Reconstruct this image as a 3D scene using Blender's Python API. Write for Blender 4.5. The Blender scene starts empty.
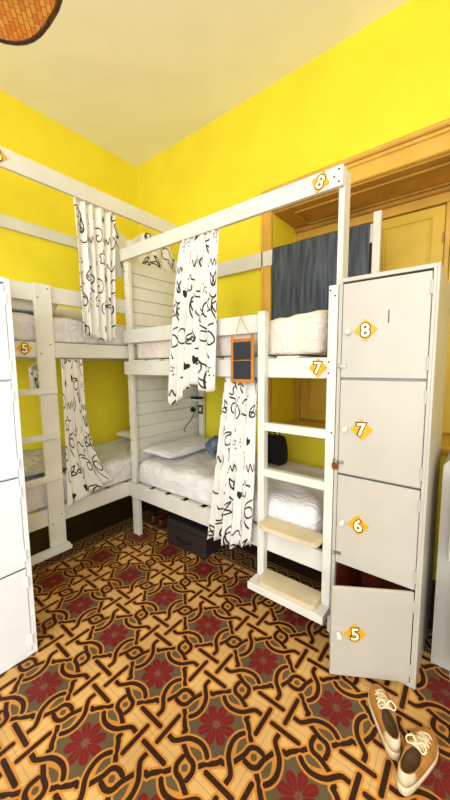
import bpy, bmesh, math, random
import numpy as np
from mathutils import Vector, Matrix, noise
PI = math.pi
scene = bpy.context.scene
COL = scene.collection

# ------------------------------------------------------------------ camera
cam_d = bpy.data.cameras.new('camera'); cam = bpy.data.objects.new('camera', cam_d); COL.objects.link(cam)
cam_d.sensor_fit = 'VERTICAL'; cam_d.sensor_height = 36.0; cam_d.lens = 36.0 * 324.36 / 800.0
cam_d.clip_start = 0.02
_r = Vector((0.78590085, 0.61829825, -0.00819371)); _u = Vector((-0.05968446, 0.08903886, 0.99423832)); _f = Vector((-0.61546537, 0.78088371, -0.10687851))
m4 = Matrix.Identity(4)
for i in range(3):
    m4[i][0] = _r[i]; m4[i][1] = _u[i]; m4[i][2] = -_f[i]; m4[i][3] = (3.5163, -2.73457, 1.60764)[i]
cam.matrix_world = m4
scene.camera = cam

# ------------------------------------------------------------------ light
world = bpy.data.worlds.new('world'); scene.world = world; world.use_nodes = True
bg = world.node_tree.nodes['Background']; bg.inputs[0].default_value = (0.86, 0.93, 1.0, 1); bg.inputs[1].default_value = 1.45
def area(name, loc, target, sx, sy, power, color):
    d = bpy.data.lights.new(name, 'AREA'); d.shape = 'RECTANGLE'; d.size = sx; d.size_y = sy; d.energy = power; d.color = color
    o = bpy.data.objects.new(name, d); COL.objects.link(o); o.location = loc
    o.rotation_euler = (Vector(target) - Vector(loc)).to_track_quat('-Z', 'Y').to_euler()
    return o
area('window_light', (3.4, -5.7, 2.2), (0.9, -0.9, 1.2), 2.2, 2.2, 100, (0.84, 0.92, 1.0))
area('side_fill_light', (5.1, -3.4, 2.0), (0.6, -2.2, 1.6), 2.0, 2.0, 75, (0.84, 0.92, 1.0))  # added fill brightening left bunk, left locker and ceiling; no window modelled here
area('room_light', (3.2, -4.3, 3.9), (2.2, -0.6, 1.2), 0.8, 0.8, 28, (1.0, 0.86, 0.66))
scene.view_settings.view_transform = 'Standard'; scene.view_settings.look = 'None'
scene.view_settings.exposure = 0.16; scene.view_settings.gamma = 1.0; scene.view_settings.use_curve_mapping = False

# ------------------------------------------------------------------ materials
def lin(c):
    return tuple(((v / 255 + 0.055) / 1.055) ** 2.4 if v > 10 else v / 255 / 12.92 for v in c) + (1,)
def mat(name, rgb, rough=0.6, var=0.0, scale=8.0, bump=0.0, bscale=60.0, spec=0.3, metal=0.0, stretch=None, rgb2=None, coat=0.0, wrinkle=0.0):
    m = bpy.data.materials.new(name); m.use_nodes = True; nt = m.node_tree; b = nt.nodes['Principled BSDF']
    b.inputs['Base Color'].default_value = lin(rgb); b.inputs['Roughness'].default_value = rough
    b.inputs['Specular IOR Level'].default_value = spec; b.inputs['Metallic'].default_value = metal
    if coat: b.inputs['Coat Weight'].default_value = coat; b.inputs['Coat Roughness'].default_value = 0.15
    tc = nt.nodes.new('ShaderNodeTexCoord'); src = tc.outputs['Object']
    if stretch:
        mp = nt.nodes.new('ShaderNodeMapping'); mp.inputs['Scale'].default_value = stretch
        nt.links.new(src, mp.inputs[0]); src = mp.outputs[0]
    if var > 0 or rgb2:
        n = nt.nodes.new('ShaderNodeTexNoise'); n.inputs['Scale'].default_value = scale; n.inputs['Detail'].default_value = 5
        nt.links.new(src, n.inputs['Vector'])
        r = nt.nodes.new('ShaderNodeValToRGB'); r.color_ramp.elements[0].position = 0.35; r.color_ramp.elements[1].position = 0.65
        c2 = rgb2 if rgb2 else tuple(max(0, v * (1 - var)) for v in rgb)
        r.color_ramp.elements[0].color = lin(c2); r.color_ramp.elements[1].color = lin(rgb)
        nt.links.new(n.outputs[0], r.inputs[0]); nt.links.new(r.outputs[0], b.inputs['Base Color'])
    if bump > 0:
        n2 = nt.nodes.new('ShaderNodeTexNoise'); n2.inputs['Scale'].default_value = bscale; n2.inputs['Detail'].default_value = 3
        nt.links.new(src, n2.inputs['Vector'])
        bp = nt.nodes.new('ShaderNodeBump'); bp.inputs['Strength'].default_value = bump; bp.inputs['Distance'].default_value = 0.01
        nt.links.new(n2.outputs[0], bp.inputs['Height']); nt.links.new(bp.outputs[0], b.inputs['Normal'])
    if wrinkle > 0:
        n3 = nt.nodes.new('ShaderNodeTexNoise'); n3.inputs['Scale'].default_value = 5.0; n3.inputs['Detail'].default_value = 4; n3.inputs['Distortion'].default_value = 1.8
        mp3 = nt.nodes.new('ShaderNodeMapping'); mp3.inputs['Scale'].default_value = (1.0, 1.8, 1.4); mp3.inputs['Rotation'].default_value = (0.3, 0.2, 0.6)
        nt.links.new(tc.outputs['Object'], mp3.inputs[0]); nt.links.new(mp3.outputs[0], n3.inputs['Vector'])
        a1 = nt.nodes.new('ShaderNodeMath'); a1.operation = 'SUBTRACT'; a1.inputs[1].default_value = 0.5; nt.links.new(n3.outputs[0], a1.inputs[0])
        a2 = nt.nodes.new('ShaderNodeMath'); a2.operation = 'ABSOLUTE'; nt.links.new(a1.outputs[0], a2.inputs[0])
        a3 = nt.nodes.new('ShaderNodeMath'); a3.operation = 'POWER'; a3.inputs[1].default_value = 0.5; nt.links.new(a2.outputs[0], a3.inputs[0])
        bp3 = nt.nodes.new('ShaderNodeBump'); bp3.inputs['Strength'].default_value = wrinkle; bp3.inputs['Distance'].default_value = 0.05; bp3.invert = True
        nt.links.new(a3.outputs[0], bp3.inputs['Height']); nt.links.new(bp3.outputs[0], b.inputs['Normal'])
    return m

M = dict(
    wall=mat('yellow_wall_paint', (249, 228, 52), 0.55, 0.04, 2.0, 0.08, 40),
    ceiling=mat('cream_ceiling_paint', (254, 250, 236), 0.8, 0.02, 3.0, 0.05, 40),
    white=mat('white_painted_wood', (228, 224, 214), 0.45, 0.04, 6.0, 0.06, 30, stretch=(1, 1, 1)),
    tread=mat('worn_cream_wood', (226, 208, 172), 0.5, 0.08, 5.0, 0.08, 30),
    sheet=mat('white_cotton_sheet', (236, 231, 230), 0.85, 0.02, 5.0, wrinkle=0.42),
    pinksheet=mat('cream_cotton_sheet', (236, 222, 208), 0.85, 0.04, 5.0, wrinkle=0.42),
    greysheet=mat('pale_grey_mattress_cover', (205, 203, 204), 0.85, 0.06, 7.0, wrinkle=0.42),
    pillow=mat('cream_pillow_cotton', (236, 228, 210), 0.85, 0.03, 8.0, 0.15, 60),
    ochre=mat('ochre_painted_trim', (230, 178, 76), 0.45, 0.08, 5.0, 0.05, 40),
    soffit=mat('brown_ochre_varnished_wood', (206, 152, 66), 0.45, 0.12, 4.0, 0.05, 30),
    shutter=mat('yellow_ochre_shutter_paint', (228, 190, 66), 0.4, 0.06, 4.0, 0.05, 30),
    denim=mat('slate_blue_denim', (58, 62, 70), 0.9, 0.0, 40.0, 0.3, 200, stretch=(1.0, 1.0, 0.06), rgb2=(90, 95, 104)),
    lockgrey=mat('warm_grey_locker_paint', (196, 190, 178), 0.38, 0.03, 4.0, 0.03, 60, spec=0.5),
    lockwhite=mat('cool_white_locker_paint', (246, 249, 255), 0.38, 0.02, 4.0, 0.03, 60, spec=0.5),
    rust=mat('rust_red_locker_inside', (160, 64, 32), 0.6, 0.25, 6.0),
    metal=mat('nickel', (200, 195, 185), 0.3, metal=1.0),
    brass=mat('old_brass', (150, 105, 50), 0.35, metal=1.0),
    knob=mat('cream_plastic_knob', (232, 226, 210), 0.3),
    yellow=mat('amber_sign_plastic', (246, 170, 18), 0.35),
    cream=mat('cream_sign_digit', (250, 240, 205), 0.4),
    ink=mat('dark_sign_outline', (60, 36, 22), 0.5),
    black=mat('black_fabric', (24, 24, 28), 0.8, 0.2, 20, 0.2, 120),
    blackplastic=mat('black_plastic', (18, 18, 20), 0.4),
    case=mat('black_brown_suitcase_nylon', (48, 35, 33), 0.65, 0.15, 12, 0.2, 150),
    orange=mat('orange_varnished_wood', (206, 128, 42), 0.4, 0.15, 14, stretch=(1, 1, 0.3)),
    slate=mat('dark_slate_board', (48, 52, 60), 0.7, 0.1, 8),
    twine=mat('tan_twine', (200, 165, 95), 0.9),
    blueish=mat('blue_grey_cloth', (120, 130, 146), 0.9, 0.0, 14.0, 0.4, 40, rgb2=(66, 74, 90)),
    suede=mat('tan_suede', (196, 134, 66), 0.9, 0.14, 30, 0.2, 200),
    sole=mat('cream_rubber_sole', (236, 218, 184), 0.6, 0.08, 20),
    lining=mat('brown_shoe_lining', (120, 92, 62), 0.95, 0.2, 30),
    lace=mat('cream_shoe_lace', (240, 224, 190), 0.9),
    leather=mat('glossy_red_brown_leather', (96, 42, 28), 0.25, 0.1, 10, spec=0.5),
    darksole=mat('dark_rubber', (40, 28, 24), 0.7),
    fanwood=mat('dark_fan_wood', (70, 34, 18), 0.4),
    dark=mat('dark_gap', (30, 26, 22), 0.9),
)
def rattan():
    m = bpy.data.materials.new('woven_orange_rattan'); m.use_nodes = True; nt = m.node_tree; b = nt.nodes['Principled BSDF']
    b.inputs['Roughness'].default_value = 0.5
    tc = nt.nodes.new('ShaderNodeTexCoord'); mp = nt.nodes.new('ShaderNodeMapping'); mp.inputs['Rotation'].default_value = (0, 0, 0.6); mp.inputs['Scale'].default_value = (15, 15, 15)
    nt.links.new(tc.outputs['Object'], mp.inputs[0])
    ck = nt.nodes.new('ShaderNodeTexBrick'); ck.inputs['Scale'].default_value = 1.0
    ck.inputs['Color1'].default_value = lin((255, 190, 80)); ck.inputs['Color2'].default_value = lin((240, 140, 44)); ck.inputs['Mortar'].default_value = lin((206, 98, 30))
    ck.inputs['Mortar Size'].default_value = 0.025
    nt.links.new(mp.outputs[0], ck.inputs[0])
    n = nt.nodes.new('ShaderNodeTexNoise'); n.inputs['Scale'].default_value = 9; nt.links.new(tc.outputs['Object'], n.inputs['Vector'])
    mx = nt.nodes.new('ShaderNodeMixRGB'); mx.blend_type = 'MULTIPLY'; mx.inputs[0].default_value = 0.2
    nt.links.new(ck.outputs[0], mx.inputs[1]); nt.links.new(n.outputs[1], mx.inputs[2]); nt.links.new(mx.outputs[0], b.inputs['Base Color'])
    return m
M['rattan'] = rattan()

# ---- drawn textures: computed here, pixel by pixel, from curves
def seg_dist(px, py, pts):
    d = np.full(px.shape, 9.0)
    for (ax, ay), (bx, by) in zip(pts[:-1], pts[1:]):
        vx, vy = bx - ax, by - ay; L = vx * vx + vy * vy + 1e-12
        t = np.clip(((px - ax) * vx + (py - ay) * vy) / L, 0, 1)
        d = np.minimum(d, np.hypot(px - ax - t * vx, py - ay - t * vy))
    return d
def to_image(name, arr):
    h, w, _ = arr.shape
    im = bpy.data.images.new(name, w, h, alpha=False)
    full = np.ones((h, w, 4), dtype=np.float32); full[..., :3] = arr / 255.0
    im.pixels.foreach_set(full.ravel()); im.update(); im.pack()
    return im
def smooth(pts, n=6):
    out = []
    P = [pts[0]] + list(pts) + [pts[-1]]
    for i in range(1, len(P) - 2):
        for k in range(n):
            t = k / n; a, b, c, d = P[i - 1], P[i], P[i + 1], P[i + 2]
            out.append(tuple(0.5 * (2 * b[j] + (c[j] - a[j]) * t + (2 * a[j] - 5 * b[j] + 4 * c[j] - d[j]) * t * t + (3 * b[j] - a[j] - 3 * c[j] + d[j]) * t ** 3) for j in (0, 1)))
    out.append(tuple(pts[-1]))
    return out
def mixc(img, col, dist, edge):
    a = np.clip(0.5 - dist / edge, 0, 1)[..., None]
    return img * (1 - a) + np.array(col, dtype=float) * a
DARK, TAN, CREAM, GREY, RED = (48, 22, 12), (204, 136, 56), (216, 174, 110), (98, 82, 58), (118, 24, 26)
def floor_tile(N=440):
    s = 0.4; g = (np.arange(N) + 0.5) / N * s
    X, Y = np.meshgrid(g, g)             # flower at (.2,.2), knot at the corners
    img = np.ones((N, N, 3)) * np.array(CREAM, dtype=float); e = 0.0016
    fx, fy = X - 0.2, Y - 0.2
    diag = np.abs(fx) + np.abs(fy)
    zig = 0.010 * np.abs(((np.abs(fx) - np.abs(fy)) / 0.05) % 1.0 - 0.5)
    dM = np.minimum(np.minimum(np.hypot(np.abs(fx) - 0.2, fy), np.hypot(fx, np.abs(fy) - 0.2)), 9)
    img = mixc(img, TAN, diag - 0.197 - zig, e)
    img = mixc(img, GREY, np.maximum(diag - 0.185 - zig, 0.1 - dM), e)
    # inner tan lines of the knots
    kx = (X + 0.2) % 0.4 - 0.2; ky = (Y + 0.2) % 0.4 - 0.2
    rad = np.hypot(kx, ky)
    for off in (0.072,):
        for a_, b_ in ((kx, ky), (ky, kx)):
            dl = np.maximum(np.abs(np.abs(a_) - off) - 0.0022, np.abs(np.abs(b_) - 0.085) - 0.045)
            img = mixc(img, (236, 180, 92), dl, e)
    # lenses and small rings about the edge middles
    for mx_, my_, rot in ((0.0, 0.2, 0), (0.4, 0.2, 0), (0.2, 0.0, 1), (0.2, 0.4, 1)):
        u, v = X - mx_, Y - my_
        if rot: u, v = v, -u
        # circles sit between knots: u runs knot to knot
        u, v = v, -u
        for sg in (1, -1):
            uu, vv = u * sg, v * sg
            el = np.hypot((uu * 0.97 + (vv - 0.058) * 0.25) / 0.046, ((vv - 0.058) * 0.97 - uu * 0.25) / 0.021) - 1
            img = mixc(img, TAN, (el * 0.021) - 0.007, e)
            img = mixc(img, GREY, el * 0.021, e)
        r = np.hypot(u, v)
        img = mixc(img, TAN, r - 0.022, e); img = mixc(img, GREY, r - 0.013, e)
    # flower
    r = np.hypot(fx, fy); th = np.arctan2(fy, fx) + 0.2
    for k in range(8):
        a = k * PI / 4 + 0.2; cx, cy = 0.050 * math.cos(a), 0.050 * math.sin(a)
        du = (fx - cx) * math.cos(a) + (fy - cy) * math.sin(a); dv = -(fx - cx) * math.sin(a) + (fy - cy) * math.cos(a)
        wdt = 0.0185 * (1 + 0.35 * np.clip(du / 0.03, -1, 1))
        img = mixc(img, RED, (np.hypot(du / 0.034, dv / wdt) - 1) * 0.018, e)
        img = mixc(img, (160, 56, 50), np.maximum(np.abs(dv) - 0.0008, np.abs(du) - 0.024), e)
    img = mixc(img, (150, 70, 56), r - 0.012, e); img = mixc(img, GREY, r - 0.006, e)
    heart_v = [(0.060, 0.112), (0.072, 0.122), (0.086, 0.118), (0.090, 0.090), (0.118, 0.086), (0.122, 0.072), (0.112, 0.060)]
    for k in range(4):
        q = heart_v
        for _ in range(k): q = [(-b_, a_) for a_, b_ in q]
        img = mixc(img, (222, 150, 66), seg_dist(kx, ky, q) - 0.0035, e)
    # strands (under to over), given about a knot, turned four times
    hook = smooth([(-0.068, 0.058), (-0.045, 0.048), (-0.015, 0.036), (0.018, 0.030), (0.034, 0.008), (0.033, -0.022)])
    jag = [(0.120, 0.120), (0.112, 0.106), (0.100, 0.108), (0.092, 0.092), (0.078, 0.078), (0.058, 0.060), (0.042, 0.040)]
    arc = smooth([(-0.146, 0.040), (-0.132, 0.040), (-0.108, 0.040), (-0.090, 0.054), (-0.062, 0.084), (-0.030, 0.099), (0.003, 0.103), (0.030, 0.095), (0.047, 0.083)])
    bar = [(-0.122, 0.041), (0.006, 0.041)]
    wS = 0.0102; oS = 0.0088
    def draw(img, pts_list):
        dd = np.full(X.shape, 9.0)
        for pts in pts_list:
            for ox in (-0.4, 0, 0.4):
                for oy in (-0.4, 0, 0.4):
                    q = [(a + ox, b + oy) for a, b in pts]
                    if max(a for a, b in q) < -0.04 or min(a for a, b in q) > 0.44 or max(b for a, b in q) < -0.04 or min(b for a, b in q) > 0.44: continue
                    dd = np.minimum(dd, seg_dist(X, Y, q))
        img = mixc(img, TAN, dd - wS - oS, e)
        return mixc(img, DARK, dd - wS, e)
    def fam(pts, mframe=True):
        out = []
        for k in range(4):
            q = []
            for (a, b) in pts:
                x, y = (0.2 + a, b) if mframe else (a, b)
                for _ in range(k): x, y = -y, x
                q.append((x, y))
            out.append(q)
        return out
    c2 = lambda pts: [(-a, -b) for a, b in pts]
    img = draw(img, fam(jag))
    img = draw(img, fam(hook))
    img = draw(img, fam(arc))
    img = draw(img, fam(bar, False))
    # tile joints every 20 cm
    for c in (0.0, 0.2):
        for A in (X, Y):
            dj = np.abs((A - c + 0.2) % 0.4 - 0.2) - 0.0007
            a = np.clip(0.5 - dj / e, 0, 1)[..., None] * 0.55
            img = img * (1 - a) + np.array((84, 58, 30.)) * a
    return to_image('cement_tile_pattern', img)
def border_tile(N=160):
    s = 0.2; g = (np.arange(N) + 0.5) / N * s
    X, Y = np.meshgrid(g, g)             # X along the band, Y across it
    img = np.ones((N, N, 3)) * np.array((64, 34, 24.)); e = 0.0016
    for ph in (0, 1):
        yy = 0.1 + (0.048 if ph == 0 else -0.048) * np.cos(X / s * 2 * PI)
        sl = np.sqrt(1 + (0.048 * 2 * PI / s * np.sin(X / s * 2 * PI)) ** 2)
        d = np.abs(Y - yy) / sl
        img = mixc(img, (176, 138, 88), d - 0.021, e); img = mixc(img, (48, 24, 16), d - 0.013, e)
    for cx in (0.0, 0.1, 0.2):
        r = np.hypot(X - cx, Y - 0.1); img = mixc(img, (120, 92, 62), r - 0.016, e)
    for y0, w in ((0.006, 0.007), (0.030, 0.003), (0.170, 0.003), (0.194, 0.004)):
        img = mixc(img, (176, 138, 88), np.abs(Y - y0) - w, e)
    return to_image('tile_border_pattern', img)
def print_cloth(seed, N=720):
    rnd = random.Random(seed); s = 0.9; g = (np.arange(N) + 0.5) / N * s
    X, Y = np.meshgrid(g, g)
    img = np.ones((N, N, 3)) * np.array((230, 226, 218.)); e = 0.0022; INK = (44, 38, 34)
    def stroke(pts, w=0.0056, fill=False):
        nonlocal img
        xs = [p[0] for p in pts]; ys = [p[1] for p in pts]
        for ox in (-s, 0, s):
            for oy in (-s, 0, s):
                x0, x1, y0, y1 = min(xs) + ox - .02, max(xs) + ox + .02, min(ys) + oy - .02, max(ys) + oy + .02
                i0, i1 = max(0, int(x0 / s * N)), min(N, int(x1 / s * N) + 1); j0, j1 = max(0, int(y0 / s * N)), min(N, int(y1 / s * N) + 1)
                if i0 >= i1 or j0 >= j1: continue
                q = [(a + ox, b + oy) for a, b in pts]
                sx, sy = X[j0:j1, i0:i1], Y[j0:j1, i0:i1]
                d = seg_dist(sx, sy, q) - w
                if fill:
                    ins = np.zeros(sx.shape, bool)
                    for (ax, ay), (bx, by) in zip(q, q[1:] + q[:1]):
                        c = ((ay > sy) != (by > sy)) & (sx < (bx - ax) * (sy - ay) / (by - ay + 1e-12) + ax)
                        ins ^= c
                    d = np.where(ins, -1, d)
                img[j0:j1, i0:i1] = mixc(img[j0:j1, i0:i1], INK, d, e)
    def place(pts, cx, cy, sc, a):
        return [(cx + sc * (x * math.cos(a) - y * math.sin(a)), cy + sc * (x * math.sin(a) + y * math.cos(a))) for x, y in pts]
    heart = [(0.8 * math.sin(t) ** 3, (0.65 * math.cos(t) - 0.25 * math.cos(2 * t) - 0.1 * math.cos(3 * t))) for t in [k * 2 * PI / 28 for k in range(29)]]
    petal = [(0.42 * math.sin(t) * abs(math.sin(t / 2)) ** 1.1, 0.95 * math.cos(t)) for t in [k * 2 * PI / 26 for k in range(27)]]
    loop = smooth([(-1, -.5), (-.6, .3), (0, .8), (.5, .4), (.2, -.2), (-.3, 0), (-.1, .6), (.5, .9), (1.1, .5)], 5)
    swirl = [(0.12 * t * math.cos(t), 0.12 * t * math.sin(t)) for t in [k * 0.3 for k in range(3, 27)]]
    cloud = [((0.75 + 0.16 * math.cos(5 * t)) * math.cos(t), 0.7 * (0.75 + 0.16 * math.cos(5 * t)) * math.sin(t)) for t in [k * 2 * PI / 40 for k in range(37)]]
    arcl = [(math.cos(t), 0.8 * math.sin(t)) for t in [0.2 + k * 0.19 for k in range(16)]]
    wave = [(k * 0.1 - 1, 0.32 * math.sin(k * 1.25) + 0.05 * math.sin(k * 0.5)) for k in range(21)]
    star = [((1 if k % 2 else .45) * math.cos(k * PI / 5), (1 if k % 2 else .45) * math.sin(k * PI / 5)) for k in range(11)]
    kinds = ['petals', 'heart', 'loop', 'cloud', 'arc', 'petals', 'script', 'swirl', 'loop', 'bud', 'dots', 'cloud']
    n = 5; k = 0
    for i in range(n):
        for j in range(n):
            cx = (i + 0.5 + rnd.uniform(-.22, .22) + 0.5 * (j % 2)) * s / n; cy = (j + 0.5 + rnd.uniform(-.2, .2)) * s / n
            a = rnd.uniform(0, 2 * PI); kd = kinds[(k * 5 + rnd.randint(0, 2)) % len(kinds)]; k += 1; z = rnd.uniform(0.086, 0.106)
            if kd == 'petals':
                for da in (-0.35, 0.4): stroke(place([(x, y + 0.9) for x, y in petal], cx, cy, z * 0.6, a + da))
                stroke(place(arcl, cx - z * .4 * math.sin(-a), cy - z * .5 * math.cos(a), z * 0.5, a + 3.0))
            elif kd == 'heart': stroke(place(heart, cx, cy, z * 0.42, rnd.uniform(-.5, .5)), 0.001, True)
            elif kd == 'loop': stroke(place(loop, cx, cy, z * 0.95, a))
            elif kd == 'cloud': stroke(place(cloud, cx, cy, z * 0.95, a))
            elif kd == 'arc':
                stroke(place(arcl, cx, cy, z * 0.9, a)); stroke(place(arcl, cx + .012, cy + .01, z * 0.45, a + 1))
            elif kd == 'script':
                stroke(place(wave, cx, cy, z * 0.8, rnd.uniform(-.5, .5)), 0.0045)
            elif kd == 'swirl': stroke(place(swirl, cx, cy, z * 0.8, a))
            elif kd == 'bud':
                stroke(place([(x * 1.2, y) for x, y in petal], cx, cy, z * 0.5, a), 0.0015, rnd.random() < .45)
                stroke(place([(0, -1), (0.1, -2.0), (0.5, -2.4)], cx, cy, z * 0.5, a))
            else:
                stroke(place([(x * .3, y * .3) for x, y in star], cx, cy, z, a), 0.002)
                for _ in range(3):
                    px, py = cx + rnd.uniform(-.05, .05), cy + rnd.uniform(-.05, .05); stroke([(px, py), (px + .001, py)], 0.0055)
    return to_image('printed_cotton_pattern', img)
def img_mat(name, im, rough, uv=True):
    m = bpy.data.materials.new(name); m.use_nodes = True; nt = m.node_tree; b = nt.nodes['Principled BSDF']
    b.inputs['Roughness'].default_value = rough; b.inputs['Specular IOR Level'].default_value = 0.25
    t = nt.nodes.new('ShaderNodeTexImage'); t.image = im; t.extension = 'REPEAT'
    tc = nt.nodes.new('ShaderNodeTexCoord'); nt.links.new(tc.outputs['UV'], t.inputs[0]); nt.links.new(t.outputs[0], b.inputs['Base Color'])
    return m
M['print'] = img_mat('white_cotton_with_black_line_print', print_cloth(5), 0.85)
def floor_mat():
    m = bpy.data.materials.new('patterned_cement_tiles'); m.use_nodes = True; nt = m.node_tree; b = nt.nodes['Principled BSDF']
    L = nt.links.new
    tc = nt.nodes.new('ShaderNodeTexCoord'); sp = nt.nodes.new('ShaderNodeSeparateXYZ'); L(tc.outputs['Object'], sp.inputs[0])
    def math_(op, a, b_=None):
        n = nt.nodes.new('ShaderNodeMath'); n.operation = op
        for i, v in enumerate((a, b_)):
            if v is None: continue
            if isinstance(v, (int, float)): n.inputs[i].default_value = v
            else: L(v, n.inputs[i])
        return n.outputs[0]
    def comb(x, y):
        c = nt.nodes.new('ShaderNodeCombineXYZ'); L(x, c.inputs[0]); L(y, c.inputs[1]); return c.outputs[0]
    X, Y = sp.outputs[0], sp.outputs[1]
    def tex(im, vec):
        t = nt.nodes.new('ShaderNodeTexImage'); t.image = im; t.extension = 'REPEAT'; L(vec, t.inputs[0]); return t.outputs[0]
    def mix(f, a, b_):
        n = nt.nodes.new('ShaderNodeMixRGB')
        L(f, n.inputs[0])
        for i, v in ((1, a), (2, b_)):
            if isinstance(v, tuple): n.inputs[i].default_value = v
            else: L(v, n.inputs[i])
        return n.outputs[0]
    field = tex(floor_tile(), comb(math_('MULTIPLY', math_('SUBTRACT', X, 0.875), 2.5), math_('MULTIPLY', math_('ADD', Y, 1.149), 2.5)))
    bim = border_tile()
    dx = math_('SUBTRACT', 0.875, X); dy = math_('ADD', Y, 0.749)      # how far past the field edge
    bl = tex(bim, comb(math_('MULTIPLY', Y, 5), math_('MULTIPLY', dx, 5)))
    br = tex(bim, comb(math_('MULTIPLY', X, 5), math_('MULTIPLY', dy, 5)))
    isleft = math_('GREATER_THAN', dx, dy); band = mix(isleft, br, bl)
    dmax = math_('MAXIMUM', dx, dy)
    outer = mix(math_('GREATER_THAN', dmax, 0.2), band, lin((52, 30, 24)))
    colr = mix(math_('GREATER_THAN', dmax, 0.0), field, outer)
    n = nt.nodes.new('ShaderNodeTexNoise'); n.inputs['Scale'].default_value = 3.0; n.inputs['Detail'].default_value = 6; L(tc.outputs['Object'], n.inputs['Vector'])
    rp = nt.nodes.new('ShaderNodeValToRGB'); rp.color_ramp.elements[0].position = .3; rp.color_ramp.elements[0].color = (.78, .74, .70, 1); rp.color_ramp.elements[1].position = .6; rp.color_ramp.elements[1].color = (1, 1, 1, 1)
    L(n.outputs[0], rp.inputs[0])
    mm = nt.nodes.new('ShaderNodeMixRGB'); mm.blend_type = 'MULTIPLY'; mm.inputs[0].default_value = 1; L(colr, mm.inputs[1]); L(rp.outputs[0], mm.inputs[2])
    L(mm.outputs[0], b.inputs['Base Color']); b.inputs['Roughness'].default_value = 0.5; b.inputs['Specular IOR Level'].default_value = 0.25
    return m
M['floor'] = floor_mat()

# ------------------------------------------------------------------ helpers
def new(): return bmesh.new()
def box(bm, x0, x1, y0, y1, z0, z1, bev=0.003, mi=0):
    vs = [bm.verts.new((x, y, z)) for x in (x0, x1) for y in (y0, y1) for z in (z0, z1)]
    fs = [bm.faces.new([vs[i] for i in q]) for q in ((0, 1, 3, 2), (4, 6, 7, 5), (0, 4, 5, 1), (2, 3, 7, 6), (0, 2, 6, 4), (1, 5, 7, 3))]
    for f in fs: f.material_index = mi
    if bev > 0:
        bev = min(bev, 0.4 * min(x1 - x0, y1 - y0, z1 - z0))
        es = list({e for f in fs for e in f.edges})
        r = bmesh.ops.bevel(bm, geom=es, offset=bev, segments=1, affect='EDGES')
        for f in r['faces']: f.material_index = mi
    return bm
def cyl(bm, a, b, r, n=14, r2=None, mi=0):
    a, b = Vector(a), Vector(b); d = (b - a).normalized()
    t = Vector((0, 0, 1)) if abs(d.z) < 0.9 else Vector((1, 0, 0)); u = d.cross(t).normalized(); w = d.cross(u)
    r2 = r if r2 is None else r2
    A = [bm.verts.new(a + r * (math.cos(2 * PI * k / n) * u + math.sin(2 * PI * k / n) * w)) for k in range(n)]
    B = [bm.verts.new(b + r2 * (math.cos(2 * PI * k / n) * u + math.sin(2 * PI * k / n) * w)) for k in range(n)]
    fs = [bm.faces.new((A[k], A[(k + 1) % n], B[(k + 1) % n], B[k])) for k in range(n)] + [bm.faces.new(A[::-1]), bm.faces.new(B)]
    for f in fs: f.material_index = mi
    return bm
def tube(bm, pts, r, n=8, mi=0):
    pts = [Vector(p) for p in pts]; rings = []; u = None
    for i, p in enumerate(pts):
        d = (pts[min(i + 1, len(pts) - 1)] - pts[max(i - 1, 0)]).normalized()
        if u is None:
            t = Vector((0, 0, 1)) if abs(d.z) < 0.9 else Vector((1, 0, 0)); u = d.cross(t).normalized()
        u = (u - d * u.dot(d)).normalized(); w = d.cross(u)
        rings.append([bm.verts.new(p + r * (math.cos(2 * PI * k / n) * u + math.sin(2 * PI * k / n) * w)) for k in range(n)])
    for A, B in zip(rings[:-1], rings[1:]):
        for k in range(n):
            f = bm.faces.new((A[k], A[(k + 1) % n], B[(k + 1) % n], B[k])); f.smooth = True; f.material_index = mi
    bm.faces.new(rings[0][::-1]).material_index = mi; bm.faces.new(rings[-1]).material_index = mi
    return bm
def spline3(pts, n=6):
    out = []; P = [Vector(p) for p in pts]; P = [P[0]] + P + [P[-1]]
    for i in range(1, len(P) - 2):
        for k in range(n):
            t = k / n; a, b, c, d = P[i - 1:i + 3]
            out.append(0.5 * (2 * b + (c - a) * t + (2 * a - 5 * b + 4 * c - d) * t * t + (3 * b - a - 3 * c + d) * t ** 3))
    out.append(P[-1]); return out
ORG = {}
def obj(name, bm, mats, parent=None, label=None, smooth=False, world=True, solid=0.0, sub=0):
    """link a bmesh as one mesh object; coordinates are world ones unless the thing is turned (world=False)"""
    me = bpy.data.meshes.new(name)
    bmesh.ops.recalc_face_normals(bm, faces=bm.faces[:])
    if parent is not None and world:
        bmesh.ops.translate(bm, verts=bm.verts[:], vec=-ORG.get(parent.name, Vector()))
    if smooth:
        for f in bm.faces: f.smooth = True
    bm.to_mesh(me); bm.free()
    o = bpy.data.objects.new(name, me); COL.objects.link(o)
    for mm in (mats if isinstance(mats, (list, tuple)) else [mats]): me.materials.append(mm)
    if parent is not None:
        o.parent = parent; ORG[o.name] = ORG.get(parent.name, Vector())
    if label: o['label'] = label
    if solid:
        s = o.modifiers.new('thickness', 'SOLIDIFY'); s.thickness = solid; s.offset = 0
    if sub:
        s = o.modifiers.new('smooth', 'SUBSURF'); s.levels = sub; s.render_levels = sub
    return o
def thing(name, label, cat, loc=(0, 0, 0), rotz=0, group=None):
    o = bpy.data.objects.new(name, None); COL.objects.link(o); o.empty_display_size = 0.1
    o.location = loc; o.rotation_euler = (0, 0, rotz); ORG[o.name] = Vector(loc)
    o['label'] = label; o['category'] = cat
    if group: o['group'] = group
    return o
def tag(o, label, cat, group=None):
    o['label'] = label; o['category'] = cat
    if group: o['group'] = group
    return o
def struct(name, bm, m, parent=None, **k):
    o = obj(name, bm, m, parent, **k)
    if parent is None: o['kind'] = 'structure'
    return o
def bar(x0, x1, y0, y1, z0, z1, b=0.003): return box(new(), x0, x1, y0, y1, z0, z1, b)

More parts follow.
